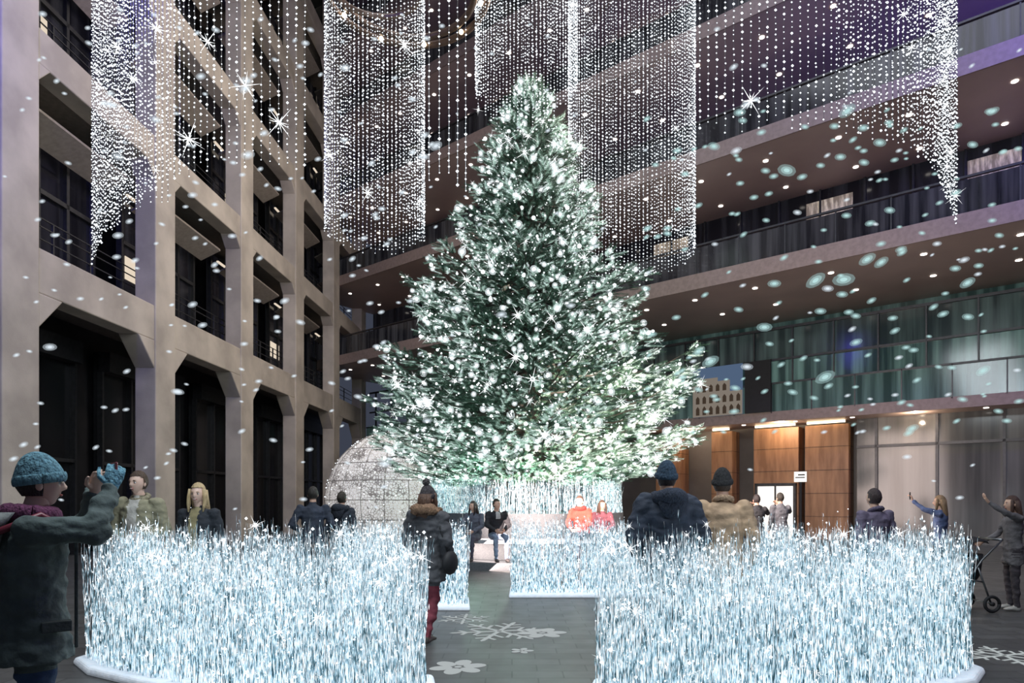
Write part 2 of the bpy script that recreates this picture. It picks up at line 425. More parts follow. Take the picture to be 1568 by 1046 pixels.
# ------------------------------------------------------------------ Christmas tree
TX,TY=.48,18.0
prof=[(13.1,.03),(12.6,.45),(12.1,.75),(11.4,.95),(11.0,1.25),(10.3,1.3),(9.8,1.65),(9.3,1.75),(8.95,2.2),(8.5,1.85),(8.0,2.0),(7.5,3.15),(6.9,2.95),(6.2,2.85),(5.7,3.1),(5.0,4.5),(4.4,4.2),(3.8,3.95),(3.0,4.2),(2.3,3.3)]
pz=np.array([p[0] for p in prof])[::-1]; pr=np.array([p[1] for p in prof])[::-1]
tree=empty('christmas_tree')
m=MB(); v,f=tube([(TX,TY,1.24),(TX,TY,4),(TX,TY,9),(TX,TY,13)],[.26,.22,.12,.02],12); m.add(v,f)
tp=[];td=[];tq=[]
NB=480
for i in range(NB):
    t=(i+.5)/NB
    z=2.3+10.6*t**1.22
    Rr=float(np.interp(z,pz,pr))*R.choice((.72,.85,.95,1.0,1.06))
    a=i*2.39996+R.uniform(-.3,.3); o=Vector((math.cos(a),math.sin(a),0)); s=Vector((-math.sin(a),math.cos(a),0))
    z0=z+Rr*.06
    def bp(q): return Vector((TX,TY,0))+o*(Rr*q)+Vector((0,0,z0-Rr*.20*math.sin(q*2.3)+Rr*.12*q*q))
    path=[bp(q) for q in (0,.3,.6,.85,.97)]
    v,f=tube(path,[.045,.03,.02,.012,.005],5); m.add(v,f)
    nt_=int(10+Rr*17)
    for k in range(nt_):
        q=1-(R.random()**1.5)*.75
        w=min(.65,.38*Rr*(1.03-q)+.04); u=R.uniform(-1,1)
        p=bp(q)+s*u*w+Vector((0,0,R.uniform(-.07,.07)-abs(u)*.08))
        d=(o*(.75)+s*u*1.0+Vector((0,0,R.uniform(-.15,.45)))).normalized()
        if z>12.0: d=(d+Vector((0,0,1.2))).normalized()
        tp.append(p); td.append(d); tq.append(q)
for k in range(50):
    tp.append(Vector((TX+R.uniform(-.08,.08),TY+R.uniform(-.08,.08),R.uniform(12.4,12.95)))); td.append(Vector((R.uniform(-.6,.6),R.uniform(-.6,.6),1)).normalized()); tq.append(1)
m.obj('trunk_and_branches',mat('bark',(.035,.03,.02),(.02,.018,.012),.9),tree,recalc=False)
TV=[];TF=[]
def tri(a,b,c): i=len(TV); TV.extend([a,b,c]); TF.append((i,i+1,i+2))
for k in range(38):
    x=.30*k/38; ph=k*2.4; L=.085*(1-.35*k/38)
    y,z=math.cos(ph),math.sin(ph)
    tri((x,-z*.006,y*.006),(x,z*.006,-y*.006),(x+L*.62,y*L*.8,z*L*.6))
tri((0,.008,0),(0,-.008,0),(.32,0,0))
mats=[];offs=[]
for p,d in zip(tp,td):
    x,y=frame_of(d); sc=R.uniform(.75,1.25)
    mats.append(np.array([d[:],x[:],y[:]]).T*sc); offs.append(p[:])
def needle_mat(name,cols,es):
    mm,nt,out=newmat(name)
    tc=N(nt,'ShaderNodeTexCoord'); no=N(nt,'ShaderNodeTexNoise'); no.inputs['Scale'].default_value=6; no.inputs['Detail'].default_value=6; no.inputs['Roughness'].default_value=.8
    nt.links.new(tc.outputs['Object'],no.inputs['Vector'])
    cr=N(nt,'ShaderNodeValToRGB'); E=cr.color_ramp.elements
    E[0].position=.40; E[0].color=c4(cols[0]); E[1].position=.5; E[1].color=c4(cols[1])
    e=E.new(.56); e.color=c4(cols[2]); e=E.new(.63); e.color=c4(cols[3])
    nt.links.new(no.outputs['Fac'],cr.inputs[0])
    b=N(nt,'ShaderNodeBsdfPrincipled'); b.inputs['Roughness'].default_value=.6
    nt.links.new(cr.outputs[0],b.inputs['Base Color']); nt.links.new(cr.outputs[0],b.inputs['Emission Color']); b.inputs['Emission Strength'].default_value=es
    nt.links.new(b.outputs[0],out.inputs[0]); mm.cycles.emission_sampling='NONE'; return mm
mats=np.array(mats); offs=np.array(offs); tq=np.array(tq)
frost_glow=(NR.random(len(tq))<np.where(tq>.85,.42,.14)+np.where(offs[:,2]<3.4,.15,0))  # frosted needles; the extra ones low down paint the glow from below
V,F=inst(np.array(TV),np.array(TF),mats[~frost_glow],offs[~frost_glow]); fast('needles',V,F,needle_mat('fir_needles',((.004,.020,.010),(.016,.06,.031),(.06,.15,.09),(.34,.50,.41)),.06),tree)
V,F=inst(np.array(TV),np.array(TF),mats[frost_glow],offs[frost_glow]); fast('frosted_glow_needles',V,F,needle_mat('frosted_glow_needles',((.10,.20,.14),(.40,.55,.47),(.76,.88,.83),(.95,1,.98)),.34),tree)
idx=[i for i in range(len(tp)) if R.random()<(.27 if tq[i]>.6 else .06)]
lp=[np.array(tp[i])+np.array(td[i])*.2+np.array([R.uniform(-.05,.05) for _ in range(3)]) for i in idx]
lr=NR.choice([.014,.022,.034,.05],len(lp),p=[.42,.30,.19,.09])
V,F=balls(lp,lr,ICO_V,ICO_F); fast('fairy_lights',V,F,M_led2,tree,True)
big=[i for i in range(len(lp)) if lr[i]>.03]; big=[i for i in big if R.random()<.6]
V,F=balls([lp[i] for i in big],lr[big]*2.0,ICO_V,ICO_F); fast('glow_shells',V,F,M_halo,tree,True)  # shells around the larger bulbs stand in for their glow
def starburst(pts, sizes, name, parent, mt):  # glowing spikes that model the sparkle glare around lights
    sv=[];sf=[]
    dirs=[(1,0,0),(-1,0,0),(0,1,0),(0,-1,0),(0,0,1),(0,0,-1)]+[(.5*a,.5*b,.5*c) for a in (-.6,.6) for b in (-.6,.6) for c in (-.6,.6)]
    for d in dirs:
        x,y=frame_of(d); b=len(sv); w=.024
        sv += [tuple(x*w),tuple(-x*w*.5+y*w*.87),tuple(-x*w*.5-y*w*.87),tuple(d)]
        sf += [(b,b+1,b+3),(b+1,b+2,b+3),(b+2,b,b+3)]
    b=len(sv); sv += [tuple(v*.09) for v in OCT_V]; sf += [tuple(int(i)+b for i in f) for f in OCT_F]
    ms=[]
    for s_ in sizes:
        rot=Matrix.Rotation(R.uniform(.2,1.2),3,'Y')@Matrix.Rotation(R.uniform(0,1),3,'X'); ms.append(np.array(rot)*s_)
    V,F=inst(np.array(sv),np.array(sf),np.array(ms),np.array(pts)); fast(name,V,F,mt,parent)
M_glare_star=emat('glare_star_white',(.95,.98,1),2.4)
sel=[p for p in lp if R.random()<.13]
starburst(sel,[R.choice((.10,.12,.15,.20,.30)) for _ in sel],'glare_stars',tree,M_glare_star)

PX=.35
def disc(r0,r1,z0,z1,n=56,cy=TY):
    V=[];F=[]
    for (r,z) in ((r0,z0),(r1,z0),(r1,z1),(r0,z1)):
        for i in range(n): a=2*math.pi*i/n; V.append((PX+r*math.cos(a),cy+r*math.sin(a),z))
    for k in range(4):
        for i in range(n):
            j=(i+1)%n; k2=(k+1)%4; F.append((k*n+i,k*n+j,k2*n+j,k2*n+i))
    return V,F
pl=empty('tree_planter')
m=MB(); m.add(*disc(.01,3.8,0,.17)); m.obj('stone_step',M_planter)
m=MB(); m.add(*disc(.01,2.68,.175,1.22)); m.obj('granite_tub',M_planter,pl)
bn=empty('circular_bench')
m=MB(); m.add(*disc(2.7,3.35,.56,.64)); m.obj('seat',mat('bench_white',(.40,.42,.45),None,.5),bn)
m=MB(); m.add(*disc(2.75,3.15,.175,.56)); m.obj('base',M_planter,bn)

# ------------------------------------------------------------------ reed beds
def in_poly(x,y,P):
    c=False; n=len(P)
    for i in range(n):
        x0,y0=P[i]; x1,y1=P[(i+1)%n]
        if (y0>y)!=(y1>y) and x<(x1-x0)*(y-y0)/(y1-y0)+x0: c=not c
    return c
def clump(x,y): return .5+.25*math.sin(x*5.1+1.3*math.sin(y*4.3))+.25*math.sin(y*7.7+x*11.3)
def reeds(root, sampler, count, h0, h1, zb, name='reeds', w=.0045, flecks=2.5, leds=.35, ledr=.007, m1=None, m2=None):
    V=[];F=[];LV=[];fp=[]
    SEG=7
    for _ in range(count):
        x,y=sampler(); tall=R.random()<.16
        h=h0+(h1-h0)*(R.random()**.9)*(.75+.25*clump(x*2,y))+(R.uniform(.03,.14) if tall else 0); ww=w*R.uniform(.5,1.3)*(.6 if tall else 1); lx,ly=R.gauss(0,.04),R.gauss(0,.03); ph=R.random()*6; ang=R.random()*3
        b=len(V)
        for k in range(SEG+1):
            t=k/SEG; cx=x+lx*t*t+.012*math.sin(ph+t*7); cy=y+ly*t*t+.012*math.cos(ph+t*6); r=ww*(1-.8*t)
            for q in range(3):
                a=ang+q*2.094; V.append((cx+r*math.cos(a),cy+r*math.sin(a),zb+h*t))
            if R.random()<leds: LV.append((cx,cy,zb+h*t+R.uniform(-.05,.05)))
            if R.random()<flecks/SEG: fp.append((cx+R.gauss(0,.008),cy,max(zb+.05,zb+h*t*.97+R.uniform(-.08,.03))))
        for k in range(SEG):
            for q in range(3):
                q2=(q+1)%3; F.append((b+k*3+q,b+k*3+q2,b+k*3+3+q2,b+k*3+3+q))
    fast(name,V,F,m1 or M_reed,root)
    tv=np.array([(-1,0,0),(0,.25,1),(1,0,0),(0,-.25,-1)],float); tf=np.array([(0,1,2),(0,2,3)])
    ms=[]
    for p in fp:
        a=R.random()*3.14; t=R.gauss(0,.2); s=R.uniform(.5,1.3)
        M=Matrix.Rotation(a,3,'Z')@Matrix.Rotation(t,3,'Y')@Matrix.Diagonal((w*1.05*s,w*1.05*s,.028*s)); ms.append(np.array(M))
    VV,FF=inst(tv,tf,np.array(ms),np.array(fp)); fast('leaves',VV,FF,m2 or M_leaf,root)
    sel=[p for p in LV if R.random()<.5]
    VV,FF=balls(sel,NR.choice([.5,.8,1.3,2.2],len(sel),p=[.4,.35,.18,.07])*ledr); fast('led_points',VV,FF,M_led,root)
    return LV
def bed(name, poly, count, h0=.93, h1=1.30, w=.0038, ledr=.007, border=.11):
    root=empty(name); xs=[p[0] for p in poly]; ys=[p[1] for p in poly]
    def smp():
        while True:
            x,y=R.uniform(min(xs),max(xs)),R.uniform(min(ys),max(ys))
            if in_poly(x,y,poly) and R.random()<.25+.75*clump(x,y): return x,y
    L=reeds(root,smp,count,h0,h1,.05,w=w,ledr=ledr,flecks=3.2)
    cx,cy=sum(xs)/len(xs),sum(ys)/len(ys)
    n=len(poly); m=MB()
    def off(d,z):
        out=[]
        for i in range(n):
            a=np.array(poly[i-1]);b=np.array(poly[i]);c=np.array(poly[(i+1)%n])
            t=(c-a)/np.linalg.norm(c-a); nn=np.array((t[1],-t[0]))
            if np.dot(nn,b-np.array((cx,cy)))<0: nn=-nn
            q=b+nn*d; out.append((q[0],q[1],z))
        return out
    m.prism(off(border,0),off(border*.8,.065))
    o=m.obj('snow_base',M_snow,root); bv=o.modifiers.new('b','BEVEL'); bv.width=.028; bv.segments=3
    return root,L
LB=[(-.62,4.62),(-1.3,4.72),(-2,4.95),(-3,5.45),(-3.7,5.85),(-4.05,6.2),(-4.0,6.65),(-3.5,6.6),(-2.8,6.2),(-1.8,5.75),(-.72,5.5),(-.68,5.1)]
RB=[(.60,4.68),(1.3,4.7),(2.1,4.82),(3.1,5.15),(3.8,5.5),(4.12,5.85),(4.15,6.3),(3.6,6.25),(3,6.0),(1.8,5.45),(.72,5.38),(.66,5.0)]
b1,L1=bed('lit_reed_bed',LB,2900)
b2,L2=bed('lit_reed_bed.001',RB,2900)
b3,L3=bed('lit_reed_bed.002',[(-.62,9.2),(-2.6,9.3),(-2.6,9.9),(-.7,10.0)],800,.93,1.25,.0065,.011)
b4,L4=bed('lit_reed_bed.003',[(-.02,10.4),(2.6,10.4),(2.6,11.2),(0,11.2)],900,.93,1.24,.0065,.011)
b5,L5=bed('lit_reed_bed.004',[(3.3,8.9),(4.0,8.8),(4.05,9.5),(3.4,9.6)],300,.93,1.22,.006,.01)
for b_,L_,n_ in ((b1,L1,170),(b2,L2,170),(b3,L3,15),(b4,L4,20)):
    q=R.sample([p for p in L_ if p[2]>.1],n_); starburst(q,[R.choice((.025,.035,.05,.05,.11)) for _ in q],'sparkle_stars',b_,M_glare_star)
def smp_ring():
    a=R.random()*6.283; r=R.uniform(2.2,2.65); return PX+r*math.cos(a),TY+r*math.sin(a)
reeds(pl,smp_ring,1300,.72,.95,1.2,'reeds',.008,1.5,.25,.013,M_reed_far,M_reed_far)
allc=[p for c,n_ in ((cD,12),(cE,12),(cA,8),(cB,6),(cC,8),(cG,3),(cH,3)) for p in R.sample([q for q in c if q[2]<11.5 or c is cC or c is cB],n_)]
sc_=empty('hanging_glare'); starburst(allc,[R.uniform(.08,.30) for _ in allc],'bead_glare',sc_,M_glare_star)  # star meshes painting glare onto some curtain beads

# ------------------------------------------------------------------ dome
dm=empty('illuminated_dome')
DX,DY,DZ,DRd=-3.95,22.6,1.5,2.42
def dome_mat():
    mm,nt,out=newmat('dome_lattice'); tc=N(nt,'ShaderNodeTexCoord')
    vo=N(nt,'ShaderNodeTexVoronoi'); vo.inputs['Scale'].default_value=11; vo.feature='DISTANCE_TO_EDGE'
    nt.links.new(tc.outputs['Object'],vo.inputs['Vector'])
    no=N(nt,'ShaderNodeTexNoise'); no.inputs['Scale'].default_value=1.6; no.inputs['Detail'].default_value=6; nt.links.new(tc.outputs['Object'],no.inputs['Vector'])
    mr=N(nt,'ShaderNodeMapRange'); mr.inputs[1].default_value=.38; mr.inputs[2].default_value=.62; mr.inputs[3].default_value=.35; mr.inputs[4].default_value=2.2
    nt.links.new(no.outputs['Fac'],mr.inputs[0])
    ad=N(nt,'ShaderNodeMath',operation='MULTIPLY'); nt.links.new(vo.outputs[0],ad.inputs[0]); nt.links.new(mr.outputs[0],ad.inputs[1])
    cr=N(nt,'ShaderNodeValToRGB'); cr.color_ramp.elements[0].position=.0; cr.color_ramp.elements[0].color=(.14,.12,.11,1); cr.color_ramp.elements[1].position=.16; cr.color_ramp.elements[1].color=(.85,.81,.76,1)
    nt.links.new(ad.outputs[0],cr.inputs[0]); b=N(nt,'ShaderNodeBsdfPrincipled'); nt.links.new(cr.outputs[0],b.inputs['Base Color']); nt.links.new(cr.outputs[0],b.inputs['Emission Color']); b.inputs['Emission Strength'].default_value=.5
    mm.cycles.emission_sampling='NONE'; nt.links.new(b.outputs[0],out.inputs[0]); return mm
V=[];F=[];na,nz=60,26
zs=[-math.asin(DZ/DRd)+(math.pi/2+math.asin(DZ/DRd))*k/nz for k in range(nz+1)]
for t in zs:
    for i in range(na): a=2*math.pi*i/na; V.append((DX+DRd*math.cos(t)*math.cos(a),DY+DRd*math.cos(t)*math.sin(a),DZ+DRd*math.sin(t)))
for k in range(nz):
    for i in range(na): j=(i+1)%na; F.append((k*na+i,k*na+j,(k+1)*na+j,(k+1)*na+i))
fast('shell',V,F,dome_mat(),dm,True)
m=MB()
for i in range(0,na,3):
    a=2*math.pi*i/na; m.add(*tube([(DX+(DRd+.01)*math.cos(t)*math.cos(a),DY+(DRd+.01)*math.cos(t)*math.sin(a),DZ+(DRd+.01)*math.sin(t)) for t in zs[:-3]],.012,4))
for t in zs[2:-2:3]:
    m.add(*tube([(DX+(DRd+.01)*math.cos(t)*math.cos(a),DY+(DRd+.01)*math.cos(t)*math.sin(a),DZ+(DRd+.01)*math.sin(t)) for a in [i*2*math.pi/48 for i in range(49)]],.012,4))
m.obj('ribs',mat('dome_rib',(.34,.31,.28),None,.5),dm,recalc=False)
pts=[]
for _ in range(500):
    t=R.uniform(zs[0],1.5); a=R.random()*6.28; pts.append((DX+(DRd+.03)*math.cos(t)*math.cos(a),DY+(DRd+.03)*math.cos(t)*math.sin(a),DZ+(DRd+.03)*math.sin(t)))
V,F=balls(pts,.018); fast('led_points',V,F,M_led,dm)

# ------------------------------------------------------------------ painted floor light, falling snow
fl=empty('floor_light_patterns'); m=MB()  # flat emissive shapes paint projected light onto the floor
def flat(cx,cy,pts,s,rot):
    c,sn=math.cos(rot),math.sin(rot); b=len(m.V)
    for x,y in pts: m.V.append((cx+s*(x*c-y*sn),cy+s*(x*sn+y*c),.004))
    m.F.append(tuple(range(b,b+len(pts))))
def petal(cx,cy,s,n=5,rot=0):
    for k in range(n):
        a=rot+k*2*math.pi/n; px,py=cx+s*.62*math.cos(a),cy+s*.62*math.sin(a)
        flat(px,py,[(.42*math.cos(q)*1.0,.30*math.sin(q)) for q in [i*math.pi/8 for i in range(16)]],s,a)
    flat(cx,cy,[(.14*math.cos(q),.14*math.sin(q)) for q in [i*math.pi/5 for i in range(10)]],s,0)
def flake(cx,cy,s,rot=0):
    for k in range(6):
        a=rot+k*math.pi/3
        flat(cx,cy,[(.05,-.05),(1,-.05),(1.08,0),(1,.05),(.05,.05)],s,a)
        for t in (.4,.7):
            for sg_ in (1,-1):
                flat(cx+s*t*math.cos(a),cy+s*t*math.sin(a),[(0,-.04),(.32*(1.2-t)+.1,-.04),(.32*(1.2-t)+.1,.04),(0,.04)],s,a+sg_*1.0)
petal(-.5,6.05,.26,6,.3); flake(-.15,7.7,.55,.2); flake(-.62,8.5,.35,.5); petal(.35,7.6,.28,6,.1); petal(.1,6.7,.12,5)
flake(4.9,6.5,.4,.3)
m.obj('patterns',emat('projected_light_white',(.85,.93,.95),.5),fl,recalc=False)
sroot=empty('falling_snow')
def snow_set(name,specs,col,st):
    sn=[];ms=[]
    for (n,xr,yr,zr,rs) in specs:
        for _ in range(n):
            y=R.uniform(*yr); p=(R.uniform(*xr)*y,y,R.uniform(*zr)*y+1.55)
            if p[2]<.5 or p[0]<-10.6+.046*y: continue
            sn.append(p); s=R.uniform(*rs)*(y*.5+4.5)*(1.6 if R.random()<.10 else 1); ms.append(np.array(Matrix.Rotation(R.uniform(-.6,.3),3,'Y')@Matrix.Diagonal((s*1.5,s,s*.8))))
    ms=np.array(ms); sn=np.array(sn)
    for nm,k,al in (('core',.4,.6),('halo',.8,.25),('outer',1.25,.13)):  # snow as glowing blobs; nested shells paint a soft halo
        V,F=inst(ICO_V,ICO_F,ms*k,sn); fast('%s_%s'%(name,nm),V,F,emat('%s_%s'%(name,nm),col,st,alpha=al),sroot,True)
snow_set('flakes_white',[(230,(-.78,-.10),(7.5,14),(-.02,.76),(.0020,.0040)),(40,(-.1,.3),(7.5,13.2),(.1,.76),(.0015,.003)),(55,(.3,.78),(7.5,14),(.0,.76),(.002,.004))],(.82,.92,1),1.0)
snow_set('flakes_teal',[(180,(.20,.78),(7,14),(.10,.60),(.0024,.0052))],(.58,.88,.88),.9)

# ------------------------------------------------------------------ people
SKIN=mat('skin',(.68,.43,.32),(.62,.38,.28),.5,scale=20)
SKIN2=mat('skin_light',(.75,.52,.42),(.7,.47,.37),.5,scale=20)
LIP=mat('lips',(.55,.18,.16),None,.4); TEETH=mat('teeth',(.85,.83,.78),None,.3); EYEW=mat('eye_white',(.8,.8,.8),None,.2); IRIS=mat('iris',(.03,.02,.015),None,.2)
_c={}
def cloth(col,rough=.85,bump=.6,bs=18):
    k=(col,bs)
    if k not in _c: _c[k]=mat('fabric_%d'%len(_c),col,tuple(x*.65 for x in col),rough,scale=9,bump=bump,bscale=bs)
    return _c[k]
def knit(col,col2=None): return mat('knit',col,col2,.95,scale=60,bump=1.0,bscale=70,stretch=(1,1,.6))
def dens(rings):
    out=[]
    for i in range(len(rings)-1):
        c0,a0,b0=rings[i]; c1,a1,b1=rings[i+1]; k=max(1,int((Vector(c1)-Vector(c0)).length/.02))
        n=(Vector(c1)-Vector(c0)); n=n.normalized() if n.length>1e-6 else Vector((0,0,1))
        for j in range(k):
            t=j/k; out.append((Vector(c0).lerp(c1,t),Vector(a0).lerp(a1,t),Vector(b0).lerp(b1,t),n))
    c,a,b=rings[-1]; out.append((Vector(c),Vector(a),Vector(b),n)); return out
def remesh(V,F,vox,it=4):
    me=bpy.data.meshes.new('t'); me.from_pydata(V,[],F); bm=bmesh.new(); bm.from_mesh(me); bmesh.ops.recalc_face_normals(bm,faces=bm.faces); bm.to_mesh(me); bm.free()
    o=bpy.data.objects.new('t',me); COL.objects.link(o)
    md=o.modifiers.new('r','REMESH'); md.mode='VOXEL'; md.voxel_size=vox
    s=o.modifiers.new('s','SMOOTH'); s.factor=.5; s.iterations=it
    dg=bpy.context.evaluated_depsgraph_get(); me2=bpy.data.meshes.new_from_object(o.evaluated_get(dg))
    bpy.data.objects.remove(o); return me2
def head_verts(n=40,m_=28):
    V=[];
    for k in range(m_+1):
        t=-math.pi/2+math.pi*k/m_
        for i in range(n):
            a=2*math.pi*i/n; V.append((math.cos(t)*math.cos(a),math.cos(t)*math.sin(a),math.sin(t)))
    F=[]
    for k in range(m_):
        for i in range(n): j=(i+1)%n; F.append((k*n+i,k*n+j,(k+1)*n+j,(k+1)*n+i))
    return np.array(V),F
HV,HF=head_verts()
def shape_head(U,scale=1.0,face=True):
    x,y,z=U[:,0],U[:,1],U[:,2]; X=.074*x; Y=.094*y; Z=.118*z
    lo=np.clip(-z,0,1)
    X=X*(1-.34*lo**1.4); Y=np.where(y<0,Y*(1-.45*lo),Y*(1-.06*lo)); 
    X=X*(1+.04*np.clip(z,0,1))
    if face:
        f=(y>0)
        nose=np.exp(-(x/.15)**2)*np.where(z>-.2,np.exp(-((z+.2)/.22)**2),np.exp(-((z+.2)/.07)**2))*f; Y=Y+.024*nose
        eye=(np.exp(-((x-.42)/.17)**2)+np.exp(-((x+.42)/.17)**2))*np.exp(-((z-.03)/.12)**2)*f; Y=Y-.010*eye
        lip=np.exp(-(x/.28)**2)*np.exp(-((z+.48)/.07)**2)*f; Y=Y+.006*lip
        chin=np.exp(-(x/.3)**2)*np.exp(-((z+.85)/.15)**2)*f; Y=Y+.010*chin
        brow=np.exp(-((z-.2)/.08)**2)*f*np.exp(-(x/.6)**2); Y=Y+.004*brow
    return np.stack([X,Y,Z],1)*scale
def hand_geo(w,d,pn,th,curl=.5,s=1.0):
    w=Vector(w);d=Vector(d).normalized();pn=Vector(pn);pn=(pn-d*pn.dot(d)).normalized();sd=d.cross(pn).normalized()
    if sd.dot(Vector(th))<0: sd=-sd
    G=[]
    G.append(loft([(w-d*.02*s,sd*.025*s,pn*.020*s),(w+d*.02*s,sd*.030*s,pn*.018*s),(w+d*.055*s,sd*.040*s,pn*.016*s),(w+d*.09*s,sd*.040*s,pn*.012*s)],12))
    for off,L in ((.031,.068),(.0105,.078),(-.0105,.072),(-.030,.056)):
        p=w+d*.082*s+sd*off*s; path=[p-d*.02*s,p]; dd=d.copy(); 
        for q,fr_ in enumerate((.45,.32,.23)):
            ang=curl*(.6,1.0,.8)[q]; dd=(dd*math.cos(ang)+pn*math.sin(ang)).normalized() if q==0 else (Matrix.Rotation(ang,3,dax)@dd)
            if q==0: dax=d.cross(dd); dax=dax.normalized() if dax.length>1e-5 else sd
            p=p+dd*L*fr_*s; path.append(p.copy())
        G.append(tube(path,[.0095*s,.0095*s,.009*s,.008*s,.006*s],8))
    p=w+d*.025*s+sd*.024*s; q1=p+(d*.5+sd*.75+pn*.25).normalized()*.038*s; q2=q1+(d*.9+sd*.25+pn*.35).normalized()*.032*s; q3=q2+(d*.9+pn*.4).normalized()*.022*s
    G.append(tube([p,q1,q2,q3],[.014*s,.011*s,.0095*s,.007*s],8))
    return G
def person(name, loc, heading, H=1.75, J={}, top=(.05,.05,.06), bottom=(.05,.06,.10), shoe=(.03,.03,.03), skin=SKIN, hem=.86, bulk=.0, hair=None, hairlen='short',
           hat=None, brim=True, pom=None, collar=None, collar_kind='hood', glove=None, head_turn=0, head_tilt=0, vox=.014, smile=False, inner=None, flare=1.0, handL=None, handR=None, curl=.5, near=False, pos_z=0.0, wrinkle=.007):
    root=empty(name,(loc[0],loc[1],pos_z)); root.rotation_euler=(0,0,math.radians(heading)); root.scale=(H/1.75,)*3
    D=dict(hipL=(-.09,0,.93),hipR=(.09,0,.93),kneeL=(-.105,.02,.50),kneeR=(.105,.02,.50),ankL=(-.11,-.01,.09),ankR=(.11,-.01,.09),toeL=None,toeR=None,
           pel=(0,0,.96),chest=(0,0,1.28),neck=(0,-.01,1.47),head=(0,.015,1.632),shL=(-.185,-.005,1.415),shR=(.185,-.005,1.415),
           elL=(-.25,-.03,1.14),elR=(.25,-.03,1.14),wrL=(-.255,.06,.90),wrR=(.255,.06,.90))
    D.update(J); P={k:(Vector(v) if v is not None else None) for k,v in D.items()}
    T=cloth(top); B=cloth(bottom,bump=.4); S=cloth(shoe,.5,.1)
    prims=[]
    def seg(a,b,r,mi,mid=None):
        path=[a,(a+b)/2,b] if mid is None else [a,a.lerp(b,mid),b]; prims.append((tube(path,r,14,True),mi))
    def sph(c,r,mi):
        prims.append(([(c+Vector((0,0,r*math.sin(t))),Vector((r*math.cos(t)+1e-4,0,0)),Vector((0,r*math.cos(t)+1e-4,0))) for t in [-1.5,-1.1,-.6,0,.6,1.1,1.5]],mi))
    for s in 'LR':
        h,k,a=P['hip'+s],P['knee'+s],P['ank'+s]
        seg(h,k,[.092,.078,.058],1); sph(h,.092,1); sph(k,.058,1); seg(k,a,[.058,.056,.040],1,.35); sph(a,.042,1)
        toe=P['toe'+s] or (a+Vector((0,.15,-.055)))
        dirn=(toe-a); hl=a+Vector((0,0,-.045))-Vector((dirn.x,dirn.y,0)).normalized()*.045
        f=Vector((dirn.x,dirn.y,0)).normalized() if Vector((dirn.x,dirn.y,0)).length>.01 else Vector((0,1,0)); rr=Vector((f.y,-f.x,0)); up=rr.cross(f)
        tz=toe
        prims.append(([(hl,rr*.030,up*.040),(a+Vector((0,0,-.045)),rr*.038,up*.045),(a.lerp(tz,.6)+Vector((0,0,-.01)),rr*.046,up*.032),(tz,rr*.040,up*.024),(tz+f*.03,rr*.022,up*.015)],2))
    pel,ch,nk=P['pel'],P['chest'],P['neck']; ax=(P['shR']-P['shL']).normalized(); 
    hx=(P['hipR']-P['hipL']).normalized()
    sp=(nk-pel).normalized()
    def ring(c,wx,wy,axx=ax):
        y=sp.cross(axx).normalized(); return (c,axx*(wx+bulk),y*(wy+bulk*.9))
    rings=[]
    if hem<.9:
        hz=pel+Vector((0,0,hem-.96)); rings+= [ring(hz,.185*flare,.145*flare,hx), ring(pel.lerp(hz,.5),.180*(flare*.5+.5),.135,hx)]
    rings+=[ring(pel,.170,.122,hx),ring(pel.lerp(ch,.45),.150,.108),ring(ch,.172,.122),ring(ch.lerp(nk,.5),.178,.112),ring(ch.lerp(nk,.80),.130,.085),ring(nk+sp*.0,.070,.068)]
    prims.append((rings,0))
    prims.append((tube([nk-sp*.06,nk,P['head']-sp*.05],[.062,.056,.052],14,True),3))
    for s in 'LR':
        a,e,w=P['sh'+s],P['el'+s],P['wr'+s]; bb_=bulk*.8
        seg(a,e,[.060+bb_,.054+bb_,.045+bb_],0); sph(a,.062+bb_,0); sph(e,.046+bb_,0); seg(e,w,[.046+bb_,.041+bb_,.032+bb_*.8],0,.4)
    V=[];F=[]
    for r_,mi in prims:
        v,f=loft(r_,16); b=len(V); V+=v; F+=[tuple(b+i for i in q) for q in f]
    me=remesh(V,F,vox)
    n=len(me.polygons); cen=np.empty(n*3); me.polygons.foreach_get('center',cen); cen=cen.reshape(-1,3)
    best=np.full(n,1e9); idm=np.zeros(n,int)
    for r_,mi in prims:
        for c,a,b,nn in dens(r_):
            d=cen-np.array(c); la=max(a.length,1e-3); lb_=max(b.length,1e-3)
            e=np.sqrt((d@np.array(a)/la**2)**2+(d@np.array(b)/lb_**2)**2)-1; v=np.maximum(e*min(la,lb_),-.03 if mi==0 else 0)+.8*np.abs(d@np.array(nn))
            k=v<best; best[k]=v[k]; idm[k]=mi
    if inner is not None:
        fwv=np.array(sp.cross(ax)); 
        rel=cen-np.array(pel); k=(idm==0)&(np.abs(rel@np.array(ax))<.055)&(rel@fwv>.05)&(cen[:,2]>hem); idm[k]=4
    # cloth wrinkles pushed along the normals of the garment part
    nv=len(me.vertices); vm=np.zeros(nv,bool)
    for p_ in me.polygons:
        if idm[p_.index] in (0,1): vm[list(p_.vertices)]=True
    co_=np.empty(nv*3); me.vertices.foreach_get('co',co_); co_=co_.reshape(-1,3); no_=np.array([v.normal[:] for v in me.vertices])
    sd_=len(name)*1.7
    amp=np.array([mnoise.noise(Vector((x*8+sd_,y*8,z*15)))+.5*mnoise.noise(Vector((x*18,y*18+sd_,z*30))) for x,y,z in co_])
    co_[vm]+= (no_*amp[:,None]*wrinkle*2)[vm]
    me.vertices.foreach_set('co',co_.ravel()); me.update()
    me.polygons.foreach_set('material_index',idm.astype(np.int32))
    mats_=[T,B,S,skin]+([cloth(inner)] if inner is not None else [])
    me.polygons.foreach_set('use_smooth',[True]*n)
    add('body',me,mats_,root)
    gm=knit(glove) if glove is not None else skin
